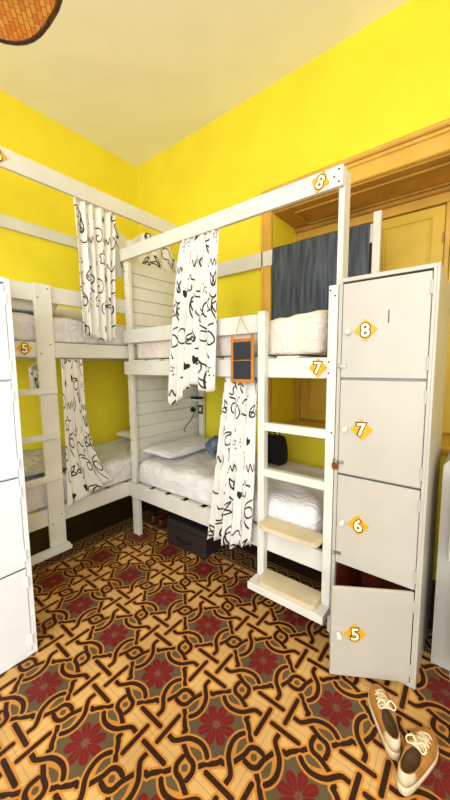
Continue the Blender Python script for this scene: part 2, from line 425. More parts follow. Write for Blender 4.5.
# ------------------------------------------------------------------ setting
CEIL = 4.061; XR = 5.2; YB = -6.2
WX0, WX1, WZ0, WZ1, WD = 1.94, 3.75, 1.0, 2.99, 0.5         # window recess in the right-hand wall
struct('floor', bar(0, XR, YB, 0, -0.1, 0, 0), M['floor'])
struct('ceiling', bar(-0.1, XR, YB, 0.7, CEIL, CEIL + 0.1, 0), M['ceiling'])
struct('wall_far_right', bar(XR, XR + 0.1, YB, 0.7, 0, CEIL, 0), M['ceiling'])  # unseen wall, added to cut off side ambient; near-white for neutral bounce
struct('wall_left', bar(-0.15, 0, YB, 0, 0, CEIL, 0), M['wall'])
bm = new()
box(bm, -0.15, WX0, 0, 0.65, 0, CEIL, 0); box(bm, WX1, XR, 0, 0.65, 0, CEIL, 0)
box(bm, WX0, WX1, 0, 0.65, WZ1, CEIL, 0); box(bm, WX0, WX1, 0, 0.65, 0, WZ0, 0); box(bm, WX0, WX1, WD + 0.06, 0.65, WZ0, WZ1, 0)
struct('wall_right', bm, M['wall'])
win = bpy.data.objects.new('window_1', None); COL.objects.link(win); win['kind'] = 'structure'; win.location = (2.8, 0.25, WZ0); ORG[win.name] = Vector(win.location)
bm = new(); box(bm, WX0 - 0.105, WX0, -0.03, 0, 0, WZ1, 0.006); box(bm, WX0 - 0.022, WX0, -0.042, -0.03, 0, WZ1, 0.004); box(bm, WX0 - 0.105, WX0 - 0.08, -0.045, -0.03, 0, WZ1 + 0.19, 0.006)
box(bm, WX1, WX1 + 0.105, -0.03, 0, 0, WZ1, 0.006)
obj('casing', bm, M['ochre'], win)
bm = new(); box(bm, WX0 - 0.08, WX1 + 0.105, -0.03, 0, WZ1, WZ1 + 0.19, 0.004); box(bm, WX0 - 0.08, WX1 + 0.105, -0.055, -0.03, WZ1 + 0.15, WZ1 + 0.19, 0.01)
box(bm, WX0 - 0.08, WX1 + 0.105, -0.044, -0.03, WZ1 + 0.115, WZ1 + 0.14, 0.006); box(bm, WX0 - 0.08, WX1 + 0.105, -0.036, -0.03, WZ1 + 0.004, WZ1 + 0.02, 0.003)
obj('header', bm, M['ochre'], win)
bm = new(); box(bm, WX0, WX1, 0.0, WD, WZ1 - 0.012, WZ1 - 0.001, 0)
for a, b_, c, d in ((WX0 + .16, WX1 - .16, .08, .10), (WX0 + .16, WX1 - .16, .38, .40), (WX0 + .16, WX0 + .18, .08, .40), (WX1 - .18, WX1 - .16, .08, .40)):
    box(bm, a, b_, c, d, WZ1 - 0.03, WZ1 - 0.012, 0.006)
box(bm, WX0, WX1, WD - 0.08, WD, WZ1 - 0.05, WZ1 - 0.012, 0.01)
obj('soffit', bm, M['soffit'], win)
sl = obj('sill', bar(WX0 + .002, WX1 - .002, -0.02, WD, WZ0, WZ0 + 0.012, .004), M['shutter'], win)
obj('sill_edge', bar(WX0 + .26, WX1 + 0.05, -0.045, -0.021, WZ0 - 0.03, WZ0 + 0.010, .006), M['soffit'], sl)
bm = new(); box(bm, WX0, WX1, WD + 0.02, WD + 0.055, WZ0, WZ1 - .012, 0); box(bm, WX0, WX1, WD - 0.03, WD + 0.02, WZ1 - 0.12, WZ1 - 0.012, 0.004)
for x in (WX0, 2.635, 3.225, WX1 - 0.06): box(bm, x, x + 0.06 if x == WX0 else x + 0.035, WD - 0.02, WD + 0.02, WZ0 + .012, WZ1 - 0.12, 0.004)
obj('shutter_frame', bm, M['ochre'], win)
def shutter(x0, x1):
    z0, z1 = WZ0 + 0.03, WZ1 - 0.13; y = WD - 0.015
    bm = new(); box(bm, x0, x1, y, y + 0.03, z0, z1, 0.004)
    zs = (z0, z0 + 0.62, z1)
    for za, zb in zip(zs[:-1], zs[1:]):
        xa, xb, za, zb = x0 + 0.085, x1 - 0.085, za + 0.075, zb - 0.075
        for q in ((xa, xb, za, za + .012), (xa, xb, zb - .012, zb), (xa, xa + .012, za, zb), (xb - .012, xb, za, zb)):
            box(bm, q[0], q[1], y - 0.012, y, q[2], q[3], 0.004)
        box(bm, xa + .03, xb - .03, y - 0.008, y, za + .03, zb - .03, 0.006)
    s = obj('shutter', bm, M['shutter'], win)
    h = new()
    for z in (z0 + .25, z1 - .25): cyl(h, (x1 - .006, y - .008, z - .04), (x1 - .006, y - .008, z + .04), .008, 8)
    obj('hinge', h, M['soffit'], s)
shutter(2.005, 2.63); shutter(2.675, 3.22); shutter(3.265, 3.685)
# ------------------------------------------------------------------ number plates (diamond, cream digit with dark edge)
def plate_bm(digit, half=0.054, th=0.004):
    """plate in the xz plane facing -y, centred on the origin"""
    bm = new()
    pts = [(0, half), (half, 0), (0, -half), (-half, 0)]
    A = [bm.verts.new((x, 0, z)) for x, z in pts]; B = [bm.verts.new((x, -th, z)) for x, z in pts]
    bm.faces.new(A); bm.faces.new(B[::-1])
    for k in range(4): bm.faces.new((A[k], A[(k + 1) % 4], B[(k + 1) % 4], B[k]))
    for mi, off, depth in ((2, 0.085, 0.0010), (1, 0.028, 0.0018)):
        cu = bpy.data.curves.new('digit', 'FONT'); cu.body = digit; cu.align_x = 'CENTER'; cu.align_y = 'CENTER'; cu.size = 0.088; cu.offset = off * 0.088; cu.extrude = depth / 2; cu.resolution_u = 4
        o = bpy.data.objects.new('digit', cu); COL.objects.link(o)
        bpy.context.view_layer.update()
        me = bpy.data.meshes.new_from_object(o.evaluated_get(bpy.context.evaluated_depsgraph_get()))
        bpy.data.objects.remove(o); bpy.data.curves.remove(cu)
        n0 = len(bm.faces); v0 = len(bm.verts)
        bm.from_mesh(me); bm.faces.ensure_lookup_table(); bm.verts.ensure_lookup_table()
        vs = bm.verts[v0:]
        cx = (min(v.co.x for v in vs) + max(v.co.x for v in vs)) / 2; cy = (min(v.co.y for v in vs) + max(v.co.y for v in vs)) / 2
        for v in vs: x, y, z = v.co; v.co = (x - cx, -th - depth / 2 - z, y - cy)
        for f in bm.faces[n0:]: f.material_index = mi
        bpy.data.meshes.remove(me)
    return bm
PM = [M['yellow'], M['cream'], M['ink']]
def plate(digit, pos, parent, rotz=0, world=True, roll=0.0, half=0.054):
    bm = plate_bm(digit, half); bmesh.ops.transform(bm, verts=bm.verts[:], matrix=Matrix.Translation(pos) @ Matrix.Rotation(rotz, 4, 'Z') @ Matrix.Rotation(roll, 4, 'Y'))
    return obj('number_plate', bm, PM, parent, 'amber diamond plate with number ' + digit, world=world)

# ------------------------------------------------------------------ bunk beds
W, D, X1 = 0.966, 0.975, 2.905
def boards(x0, x1, y0, y1, z0, z1, pitch=0.115):
    bm = new(); z = z1
    while z > z0 + 0.02:
        box(bm, x0, x1, y0, y1, max(z0, z - pitch + 0.008), z, 0.003); z -= pitch
    box(bm, x0 + 0.004, x0 + 0.008, y0 + 0.01, y1 - .01, z0, z1 - .01, 0)
    return bm
rb = thing('bunk_bed', 'white wooden bunk bed along the window wall, plank headboard and numbers 7 and 8', 'bunk bed', (1.9, -0.5, 0))
w = M['white']
obj('headboard', boards(W + 0.003, W + 0.024, -D + .032, -0.02, 1.9, 2.55), w, rb)
obj('headboard', boards(W + 0.003, W + 0.024, -D + .032, -0.02, 0.5, 1.6), w, rb)
obj('post', bar(W + 0.0, W + 0.09, -D + .03, -D + 0.07, 0, 0.386), w, rb)
obj('post', bar(W + 0.026, W + 0.066, -D + .032, -D + 0.07, 0.386, 2.52), w, rb)
obj('post', bar(W + 0.06, W + 0.125, -0.06, -0.02, 0, 1.64), w, rb)
obj('post', bar(X1 - 0.03, X1, -D + .03, -D + 0.125, 0, 2.62), w, rb)
obj('post', bar(X1 - 0.085, X1 - .03, -0.06, -0.02, 0, 2.725), w, rb)
obj('side_rail', bar(W, X1 - .002, -D, -D + 0.03, 0.386, 0.513), w, rb)
obj('side_rail', bar(W, X1 - .002, -D, -D + 0.03, 1.529, 1.646), w, rb)
obj('guard_rail', bar(W, 2.46, -D, -D + 0.03, 1.809, 1.923), w, rb)
obj('canopy_rail', bar(W, X1, -D, -D + 0.03, 2.519, 2.62), w, rb)
obj('back_rail', bar(W + .06, X1 - .086, -0.045, -0.02, 2.515, 2.65), w, rb)
obj('back_rail', bar(W + .126, X1 - .086, -0.045, -0.02, 0.386, 0.47), w, rb)
obj('back_rail', bar(W + .126, X1 - .086, -0.045, -0.02, 1.53, 1.62), w, rb)
for z in (0.514, 1.647):
    x = W + 0.13
    while x < X1 - 0.2:
        obj('slat', bar(x, x + 0.145, -D + .004, -0.065, z, z + 0.012, .002), w, rb); x += 0.205
# ladder (clear of the floor)
lad = obj('ladder', bar(2.428, 2.476, -D - 0.05, -D - 0.002, 0.17, 1.93), w, rb)
obj('stile', bar(2.865, 2.915, -D - 0.05, -D - 0.002, 0.17, 2.015), w, lad)
obj('rung', bar(2.476, 2.865, -D - 0.048, -D - 0.004, 1.20, 1.25), w, lad)
obj('rung', bar(2.476, 2.865, -D - 0.048, -D - 0.004, 0.905, 0.955), w, lad)
def tread(z, y0, y1, x0=2.475, x1=2.9, th=0.028):
    bm = new(); c = 0.04
    pts = [(x0, y1), (x1, y1)] + [(x1 - c + c * math.cos(t), y0 + c - c * math.sin(t)) for t in [k * PI / 8 for k in range(5)]] + [(x0 + c - c * math.sin(t), y0 + c - c * math.cos(t)) for t in [k * PI / 8 for k in range(5)]]
    A = [bm.verts.new((x, y, z - th)) for x, y in pts]; B = [bm.verts.new((x, y, z)) for x, y in pts]; n = len(pts)
    bm.faces.new(A[::-1]); bm.faces.new(B)
    for k in range(n): bm.faces.new((A[k], A[(k + 1) % n], B[(k + 1) % n], B[k]))
    return bm
obj('tread', tread(0.625, -D - 0.135, -D - 0.002, 2.478, 2.863), M['tread'], lad, 'worn cream wooden step')
obj('tread', tread(0.262, -D - 0.145, -D - 0.002, 2.478, 2.863), M['tread'], lad, 'worn cream wooden step')
obj('rung', bar(2.42, 2.917, -D - 0.155, -D - 0.05, 0.185, 0.232), w, lad)
def screws(pts, parent, axis='y'):
    for p in pts:
        q = Vector(p); e = Vector((0, -0.002, 0)) if axis == 'y' else Vector((0.002, 0, 0))
        obj('screw', cyl(new(), q, q + e, 0.005, 8), M['dark'], parent)
screws([(2.875, -D - .05, 1.99), (2.9, -D - .05, 1.96), (2.875, -D - .05, 1.62), (2.875, -D - .05, 1.56), (2.9, -D - .05, 1.24)], lad)
screws([(X1 - .02, -D, 2.60), (X1 - .045, -D, 2.57), (X1 - .02, -D, 2.54)], rb)
plate('8', (2.787, -D, 2.568), rb, roll=0.38); plate('7', (2.796, -D, 1.588), rb)

lb = thing('bunk_bed', 'white wooden bunk bed in the corner along the left wall, behind the white lockers', 'bunk bed', (0.5, -1.0, 0))
Y0 = -2.0
for z0, z1, nm, y1 in ((0.386, 0.513, 'side_rail', -0.03), (1.675, 1.787, 'side_rail', -0.03), (2.079, 2.198, 'guard_rail', -0.03), (2.918, 3.042, 'canopy_rail', -0.03)):
    obj(nm, bar(W - 0.03, W - 0.001, Y0, y1, z0, z1), w, lb)
obj('back_rail', bar(0.005, 0.035, Y0, -0.03, 2.87, 2.98), w, lb)
obj('back_rail', bar(0.005, 0.035, Y0, -0.03, 0.386, 0.50), w, lb)
obj('back_rail', bar(0.005, 0.035, Y0, -0.03, 1.675, 1.77), w, lb)
for x0 in (0.005, W - 0.07):
    for y0 in (Y0 - .032, -0.028):
        obj('post', bar(x0, x0 + 0.065, y0, y0 + 0.026, 0, 3.042), w, lb)
obj('end_rail', bar(0.07, W - .07, Y0 - .03, Y0 - .005, 0.386, 0.513), w, lb); obj('end_rail', bar(0.07, W - .07, Y0 - .03, Y0 - .005, 1.675, 1.787), w, lb)
obj('end_rail', bar(0.07, W - .07, Y0 - .03, Y0 - .005, 2.92, 3.04), w, lb)
for z in (0.500, 1.774):
    y = Y0 + 0.05
    while y < -0.2:
        obj('slat', bar(0.075, W - .032, y, y + 0.145, z, z + 0.012, .002), w, lb); y += 0.205
ll = obj('ladder', bar(W + 0.001, W + 0.032, -1.712, -1.592, 0.2, 2.2), w, lb)
obj('stile', bar(W + 0.001, W + 0.032, -1.985, -1.885, 0.2, 2.2), w, ll)
for z in (1.425, 1.085, 0.765): obj('rung', bar(W + 0.032, W + 0.056, -1.985, -1.60, z - 0.02, z + 0.025), w, ll)
obj('tread', bar(W + 0.0, W + 0.085, -1.99, -1.575, 0.175, 0.205), w, ll); obj('tread', bar(W + 0.032, W + 0.075, -1.985, -1.585, 0.205, 0.225), w, ll)
screws([(W + .032, -1.69, 2.10), (W + .032, -1.62, 2.17), (W + .032, -1.69, 1.70), (W + .032, -1.62, 1.77), (W + .032, -1.69, .40), (W + .032, -1.62, .46)], ll, 'x')
plate('5', (W, -1.787, 1.738), lb, PI / 2); plate('6', (W, -1.862, 2.978), lb, PI / 2)

# ------------------------------------------------------------------ bedding
def soft_box(x0, x1, y0, y1, z0, z1, r=0.05, n=0.045, amp=0.006, seed=0, freq=7.0, crown=0.0, wr=None, tilt=0.0, rb=0.012):
    """rounded, gently wrinkled box as a closed mesh"""
    bm = new(); nx, ny, nz = max(2, int((x1 - x0) / n)), max(2, int((y1 - y0) / n)), max(2, int((z1 - z0) / (n * .7)))
    V = {}
    def vert(i, j, k):
        if (i, j, k) not in V:
            p = Vector((x0 + (x1 - x0) * i / nx, y0 + (y1 - y0) * j / ny, z0 + (z1 - z0) * k / nz))
            c = Vector((min(max(p.x, x0 + r), x1 - r), min(max(p.y, y0 + r), y1 - r), min(max(p.z, z0 + min(rb, (z1 - z0) / 2)), z1 - min(r, (z1 - z0) / 2))))
            d = p - c
            if d.length > 1e-6:
                q = Vector((abs(d.x), abs(d.y), abs(d.z))); p = c + d.normalized() * max(q)
            u, v_ = i / nx, j / ny
            if crown: p.z += crown * math.sin(PI * u) * math.sin(PI * v_) * (k / nz)
            if tilt: p.z += tilt * max(0, (u - .6) / .4) * (k / nz)
            nv = Vector((p.x * freq + seed, p.y * freq, p.z * freq))
            up = k / nz
            a = noise.noise(nv) * amp + noise.noise(nv * 2.7) * amp * 0.5
            rid = (1 - abs(noise.noise(Vector((p.x * freq * .9 + p.y * freq * .6, p.y * freq * .25, p.z * freq * 1.2 + seed))))) ** 6 * amp * 1.6
            if wr: rid *= wr
            p += (d.normalized() if d.length > 1e-6 else Vector((0, 0, 1))) * (a + rid) * (0.25 + 0.75 * up)
            V[(i, j, k)] = bm.verts.new(p)
        return V[(i, j, k)]
    for i in range(nx):
        for j in range(ny):
            for k in (0, nz): bm.faces.new([vert(*q) for q in ((i, j, k), (i + 1, j, k), (i + 1, j + 1, k), (i, j + 1, k))])
    for i in range(nx):
        for k in range(nz):
            for j in (0, ny): bm.faces.new([vert(*q) for q in ((i, j, k), (i + 1, j, k), (i + 1, j, k + 1), (i, j, k + 1))])
    for j in range(ny):
        for k in range(nz):
            for i in (0, nx): bm.faces.new([vert(*q) for q in ((i, j, k), (i, j + 1, k), (i, j + 1, k + 1), (i, j, k + 1))])
    return bm
def mattress(label, args, mname, zline, mtop=None, **k):
    o = obj('mattress', soft_box(*args, **k), M[mname], None, smooth=True, sub=1)
    return tag(o, label, 'mattress')
mattress('mattress under a rumpled white sheet on the lower bunk along the window wall', (1.05, 2.80, -0.95, -0.10, 0.537, 0.735), 'sheet', 0, amp=0.012, seed=3, freq=5.5, r=.07, n=.035)
mattress('mattress with cream sheet on the upper bunk along the window wall', (1.06, 2.80, -0.92, -0.10, 1.668, 1.855), 'pinksheet', 0, tilt=.075, amp=0.012, seed=9, freq=6.5, r=.06, n=.035)
mattress('mattress with wrinkled white sheet on the lower bunk along the left wall', (0.085, 0.925, -1.94, -0.10, 0.519, 0.725), 'sheet', 0, amp=0.013, seed=21, freq=6, r=.06, n=.035)
mattress('mattress with wrinkled white sheet on the upper bunk along the left wall', (0.085, 0.915, -1.94, -0.10, 1.793, 1.985), 'sheet', 0, amp=0.013, seed=31, freq=6, r=.06, n=.035)
def cushion(label, loc, rot, sx, sy, h, mname, seed, cat='pillow', name='pillow'):
    bm = new(); n = 16; top = {}
    for s in (1, -1):
        for i in range(n + 1):
            for j in range(n + 1):
                u, v = i / n * 2 - 1, j / n * 2 - 1
                prof = max(0, (1 - u ** 4) * (1 - v ** 4)) ** 0.5
                if prof < 1e-5 and s == -1: continue
                pin = 1 - 0.06 * (abs(u * v))
                z = s * h / 2 * prof + noise.noise(Vector((u * 2 + seed, v * 2, s))) * 0.012 * prof
                top[(s, i, j)] = bm.verts.new((u * sx / 2 * (1 - .05 * (1 - v * v) * abs(u)), v * sy / 2 * (1 - .05 * (1 - u * u) * abs(v)), z))
    g = lambda s, i, j: top.get((s, i, j)) or top[(1, i, j)]
    for s in (1, -1):
        for i in range(n):
            for j in range(n): bm.faces.new([g(s, *q) for q in ((i, j), (i + 1, j), (i + 1, j + 1), (i, j + 1))])
    o = obj(name, bm, M[mname], None, smooth=True, sub=1); o.location = loc; o.rotation_euler = rot
    return tag(o, label, cat)
cushion('cream pillow on the upper left bunk behind the guard rail', (0.34, -1.12, 2.095), (0.0, 0.08, 0.1), 0.42, 0.66, 0.13, 'pillow', 4)
cushion('flat white pillow against the plank headboard on the lower window bunk', (1.25, -0.52, 0.815), (0, 0.03, 0.02), 0.39, 0.78, 0.085, 'sheet', 8)
cushion('small white pillow at the corner end of the lower left bunk', (0.45, -0.38, 0.812), (0, 0, 0.0), 0.6, 0.42, 0.11, 'pillow', 12)
# rumpled covers lying on the mattresses
def cover(label, args, mname, **k):
    return tag(obj('bed_cover', soft_box(*args, **k), M[mname], None, smooth=True, sub=1), label, 'cover')
cover('crumpled white cover piled on the upper left bunk behind the ladder', (0.14, 0.87, -1.93, -1.50, 2.02, 2.14), 'sheet', r=.05, n=.03, amp=.03, seed=26, freq=7)
cover('pale folded cover on the lower left bunk behind the ladder', (0.14, 0.86, -1.90, -1.25, 0.770, 0.815), 'greysheet', r=.025, n=.03, amp=.012, seed=36, freq=7)
# ------------------------------------------------------------------ curtains
def curtain(label, top, zb, n=70, mz=34, folds=8, amp=0.03, sag=0.0, spread_to=None, seed=0, uvo=(0, 0), out=(0, -1), group=None, squash=None, width=None, late=1.3):
    """hung cloth: top = [(x,y,z), ...] along the rail; bottom follows spread_to (x,y) pairs at heights zb(u)"""
    bm = new(); uvl = bm.loops.layers.uv.new('UVMap')
    T = [Vector(p) for p in top]; Bp = [Vector((p[0], p[1])) for p in (spread_to or [(p[0], p[1]) for p in top])]
    def at(P, u):
        k = min(int(u * (len(P) - 1)), len(P) - 2); t = u * (len(P) - 1) - k; return P[k].lerp(P[k + 1], t)
    G = []
    wid = width or 1.2
    for i in range(n + 1):
        u = i / n; a = at(T, u); b = at(Bp, u); row = []
        for j in range(mz + 1):
            v = j / mz; zt = a.z - sag * math.sin(PI * ((u * 3) % 1.0)) * (1 - v); zz = zt + (zb(u) - zt) * v
            sm = v ** late; s_ = squash(v) if squash else 1.0
            c = Vector((a.x, a.y)).lerp(b, sm)
            mid = at([Vector((p.x, p.y)) for p in T], .5).lerp(at(Bp, .5), sm)
            c = mid + (c - mid) * s_
            ph = u * folds * 2 * PI + 2.8 * noise.noise(Vector((u * 3 + seed, v * 0.8, 0)))
            A = amp * (0.55 + 0.45 * v) * (1 + 0.6 * noise.noise(Vector((u * 5, v * 2 + seed, 3))))
            off = A * (math.sin(ph) + 0.35 * math.sin(2 * ph + 1 + v))
            al = 0.35 * A * math.cos(ph)
            row.append((bm.verts.new((c.x + out[0] * off + abs(out[1]) * al, c.y + out[1] * off + abs(out[0]) * al, zz)), u, (zt - zz)))
        G.append(row)
    for i in range(n):
        for j in range(mz):
            q = (G[i][j], G[i + 1][j], G[i + 1][j + 1], G[i][j + 1])
            f = bm.faces.new([t[0] for t in q])
            for lp, t in zip(f.loops, q): lp[uvl].uv = (uvo[0] + t[1] * wid / 0.9, uvo[1] - t[2] / 0.9)
    o = obj('curtain', bm, M['print'], None, smooth=True, solid=0.003)
    return tag(o, label, 'curtain', group)
xo = W + 0.04
curtain('printed white curtain hanging from the top rail of the left bunk', [(W - .015, -1.365, 2.914), (W - .015, -0.99, 2.914)], lambda u: 1.83 + 0.02 * math.sin(u * 7), folds=5, amp=0.022, seed=2, out=(1, 0), width=0.95, spread_to=[(W + .09, -1.40), (W + .09, -1.12)], late=0.7)
curtain('swagged printed white cloth over the top rail behind the plank headboard', [(W - .075, -1.02, 2.97), (W - .075, -0.92, 2.80), (W - .075, -0.80, 2.76), (W - .075, -0.64, 2.88), (W - .075, -0.50, 2.90), (W - .075, -0.34, 2.84), (W - .075, -0.2, 2.70)], lambda u: 2.42 - .12 * u, folds=6, amp=0.015, seed=5, out=(1, 0), width=0.8, uvo=(.3, .4))
curtain('printed white curtain gathered on the lower left bunk, trailing on the mattress', [(W + .006, -1.545, 1.665), (W + .006, -1.37, 1.665)], lambda u: 0.50 + 0.10 * u, folds=3, amp=0.012, seed=12, out=(1, 0), width=0.7, uvo=(.6, .1), spread_to=[(W + .06, -1.59), (W + .045, -1.17)], late=4.0)
curtain('knotted end of printed cloth hanging behind the left ladder', [(W - .055, -1.755, 1.60), (W - .055, -1.66, 1.66)], lambda u: 1.40 + 0.10 * abs(u - .5), folds=2, amp=0.012, seed=15, out=(1, 0), width=0.35, uvo=(.1, .7), mz=14, n=30)
curtain('printed white curtain hanging from the top rail beside number 8, past the upper mattress', [(1.735, -D + .012, 2.515), (2.085, -D + .012, 2.515)], lambda u: 1.33 + 0.12 * min(1, abs(u - .12) * 2.2) - 0.03 * math.sin(u * 9), folds=6, amp=0.024, seed=22, width=1.1, uvo=(.2, .9), spread_to=[(1.63, -D - .08), (2.095, -D - .08)], late=0.6)
curtain('printed white curtain hanging below number 7 bunk rail beside the ladder', [(2.125, -D + .014, 1.524), (2.385, -D + .014, 1.524)], lambda u: 0.335 + 0.06 * u + 0.02 * math.sin(u * 8), folds=5, amp=0.024, seed=32, width=1.0, uvo=(.75, .35), spread_to=[(2.0, -D - .075), (2.38, -D - .075)], late=0.9)
# denim hung over the back rail
def hung(x0, x1, zt, zb, yf):
    bm = new(); n, mz = 40, 30; G = []
    prof = [(0.018, zb + .45)] + [(0.018, zt - .05), (0.012, zt - .004), (-.02, zt + .006), (-.056, zt - .004)]
    path = [(yf + .052, zt - .40 + .4 * k / 6) for k in range(6)] + [(yf + .05, zt), (yf + .03, zt + .008), (yf + .004, zt + .003)] + [(yf, zt - .02 - (zt - zb) * k / 22) for k in range(23)]
    for i in range(n + 1):
        u = i / n; x = x0 + (x1 - x0) * u; row = []
        for (y, z) in path:
            dpt = max(0, zt - z)
            yy = y + (-0.012 * math.sin(u * 19 + 1.5 * noise.noise(Vector((u * 3, z * 2, 0)))) * min(1, dpt * 4) - .012 * min(1, dpt * 4) if y <= yf else 0)
            row.append(bm.verts.new((x, yy, z + 0.015 * (u - .5) if y <= yf else z)))
        G.append(row)
    for i in range(n):
        for j in range(len(path) - 1): bm.faces.new((G[i][j], G[i + 1][j], G[i + 1][j + 1], G[i][j + 1]))
    return bm
o = obj('blanket', hung(1.965, 2.80, 2.655, 1.98, -0.052), M['denim'], None, smooth=True, solid=0.004)
tag(o, 'slate blue denim blanket hung over the back rail in front of the window', 'blanket')

# ------------------------------------------------------------------ lockers
def locker(label, loc, rotz, wd, dp, h, mname, digits=None, open_door=None):
    t = thing('locker', label, 'locker', loc, rotz); m = M[mname]; ft, fr = 0.018, 0.025
    k = h / 4 - 0.006
    bm = new(); th = 0.012
    box(bm, 0, th, 0, dp, 0, h, .002); box(bm, wd - th, wd, 0, dp, 0, h, .002); box(bm, th, wd - th, dp - th, dp, 0.0, h, 0)
    box(bm, th, wd - th, 0, dp - th, h - 0.02, h, .002); box(bm, th, wd - th, 0.0, dp - th, 0.0, 0.022, .002)
    box(bm, th, ft, 0, .03, .022, h - .02, .001); box(bm, wd - fr, wd - th, 0, .03, .022, h - .02, .001)
    for i in range(1, 4): box(bm, th, wd - th, 0.03, dp - th, i * h / 4 - .006, i * h / 4 + .006, 0)
    obj('body', bm, m, t, world=False)
    bm = new()
    i = 0 if open_door is not None else None
    if open_door is not None:
        z0, z1 = 0.0221, h / 4 - .0061
        box(bm, th + .0005, th + .002, .031, dp - th - .001, z0, z1, 0); box(bm, wd - th - .002, wd - th - .0005, .031, dp - th - .001, z0, z1, 0)
        box(bm, th + .002, wd - th - .002, dp - th - .002, dp - th - .0005, z0, z1, 0); box(bm, th + .002, wd - th - .002, .031, dp - th - .002, z0, z0 + .001, 0)
        box(bm, th + .002, wd - th - .002, .031, dp - th - .002, z1 - .001, z1, 0)
        obj('compartment_lining', bm, M['rust'], t, 'rust red inside of the open compartment', world=False)
    dw = wd - ft - fr - .006
    for n in range(4):
        z0, z1 = n * h / 4 + (0.008 if n else 0.025), (n + 1) * h / 4 - (0.004 if n < 3 else 0.03)
        z0 = max(z0, n * h / 4 + .004)
        hx = wd - fr - .003
        Rm = Matrix.Translation((hx, 0.0, 0))
        if open_door == n: Rm = Rm @ Matrix.Rotation(math.radians(31), 4, 'Z')
        def put(bm): bmesh.ops.transform(bm, verts=bm.verts[:], matrix=Rm); return bm
        bm = new(); box(bm, -dw, 0, -0.002, 0.016, z0, z1, .003)
        d = obj('door', put(bm), m, t, world=False)
        kz = z0 + (z1 - z0) * 0.49
        bm = new(); cyl(bm, (-dw + .035, -.002, kz), (-dw + .035, -.016, kz), .007, 12); cyl(bm, (-dw + .035, -.014, kz), (-dw + .035, -.03, kz), .015, 16, .012)
        obj('knob', put(bm), M['knob'], d, 'small cream knob', smooth=False, world=False)
        for hz in (z0 + .07, z1 - .07):
            bm = new(); cyl(bm, (0.0, -.006, hz - .03), (0.0, -.006, hz + .03), .005, 8); box(bm, -.02, -.001, -.004, -.002, hz - .03, hz + .03, 0)
            obj('hinge', put(bm), m, d, world=False)
        if digits:
            bm = plate_bm(digits[n], 0.055); bmesh.ops.transform(bm, verts=bm.verts[:], matrix=Matrix.Translation((-dw + .115, -.0025, kz + .004)) @ Matrix.Rotation(-0.06, 4, 'Y'))
            obj('number_plate', put(bm), PM, d, 'amber diamond plate with number ' + digits[n], world=False)
            if n in (1, 2, 3):
                bm = new(); hz2 = z0 + .06
                box(bm, -dw - .012, -dw + .03, -.008, -.002, hz2 - .01, hz2 + .01, .002); tube(bm, [(-dw - .006, -.008, hz2 + .006), (-dw - .006, -.02, hz2 + .004), (-dw - .006, -.02, hz2 - .008), (-dw - .006, -.008, hz2 - .008)], .003, 6)
                obj('hasp', put(bm), M['metal'], d, 'small metal hasp', world=False)
    return t
lk = locker('tall warm grey four-door locker numbered 5 to 8, lowest door ajar', (2.921, -1.028, 0), 0, 0.433, 0.595, 2.04, 'lockgrey', ['5', '6', '7', '8'], 0)
bm = new(); box(bm, 0.236, 0.240, -.0035, -.002, 1.80, 1.86, 0); obj('vent_slot', bm, M['dark'], lk, 'thin dark scratch-like slot', world=False)
locker('tall cool white four-door locker at the left edge in front of the ladder', (1.627, -2.527, 0), PI / 2, 0.45, 0.5, 2.047, 'lockwhite')
# padlock hooked on the hasp beside number 7
t = thing('padlock', 'brass padlock hanging on the left edge of the grey locker', 'padlock', (2.932, -1.045, 1.06))
bm = new(); box(bm, 2.917, 2.947, -1.058, -1.043, 1.05, 1.085, .004); obj('lock_body', bm, M['brass'], t)
bm = new(); tube(bm, spline3([(2.923, -1.05, 1.085), (2.923, -1.05, 1.105), (2.932, -1.05, 1.115), (2.941, -1.05, 1.105), (2.941, -1.05, 1.085)], 4), .0025, 6); obj('shackle', bm, M['metal'], t)
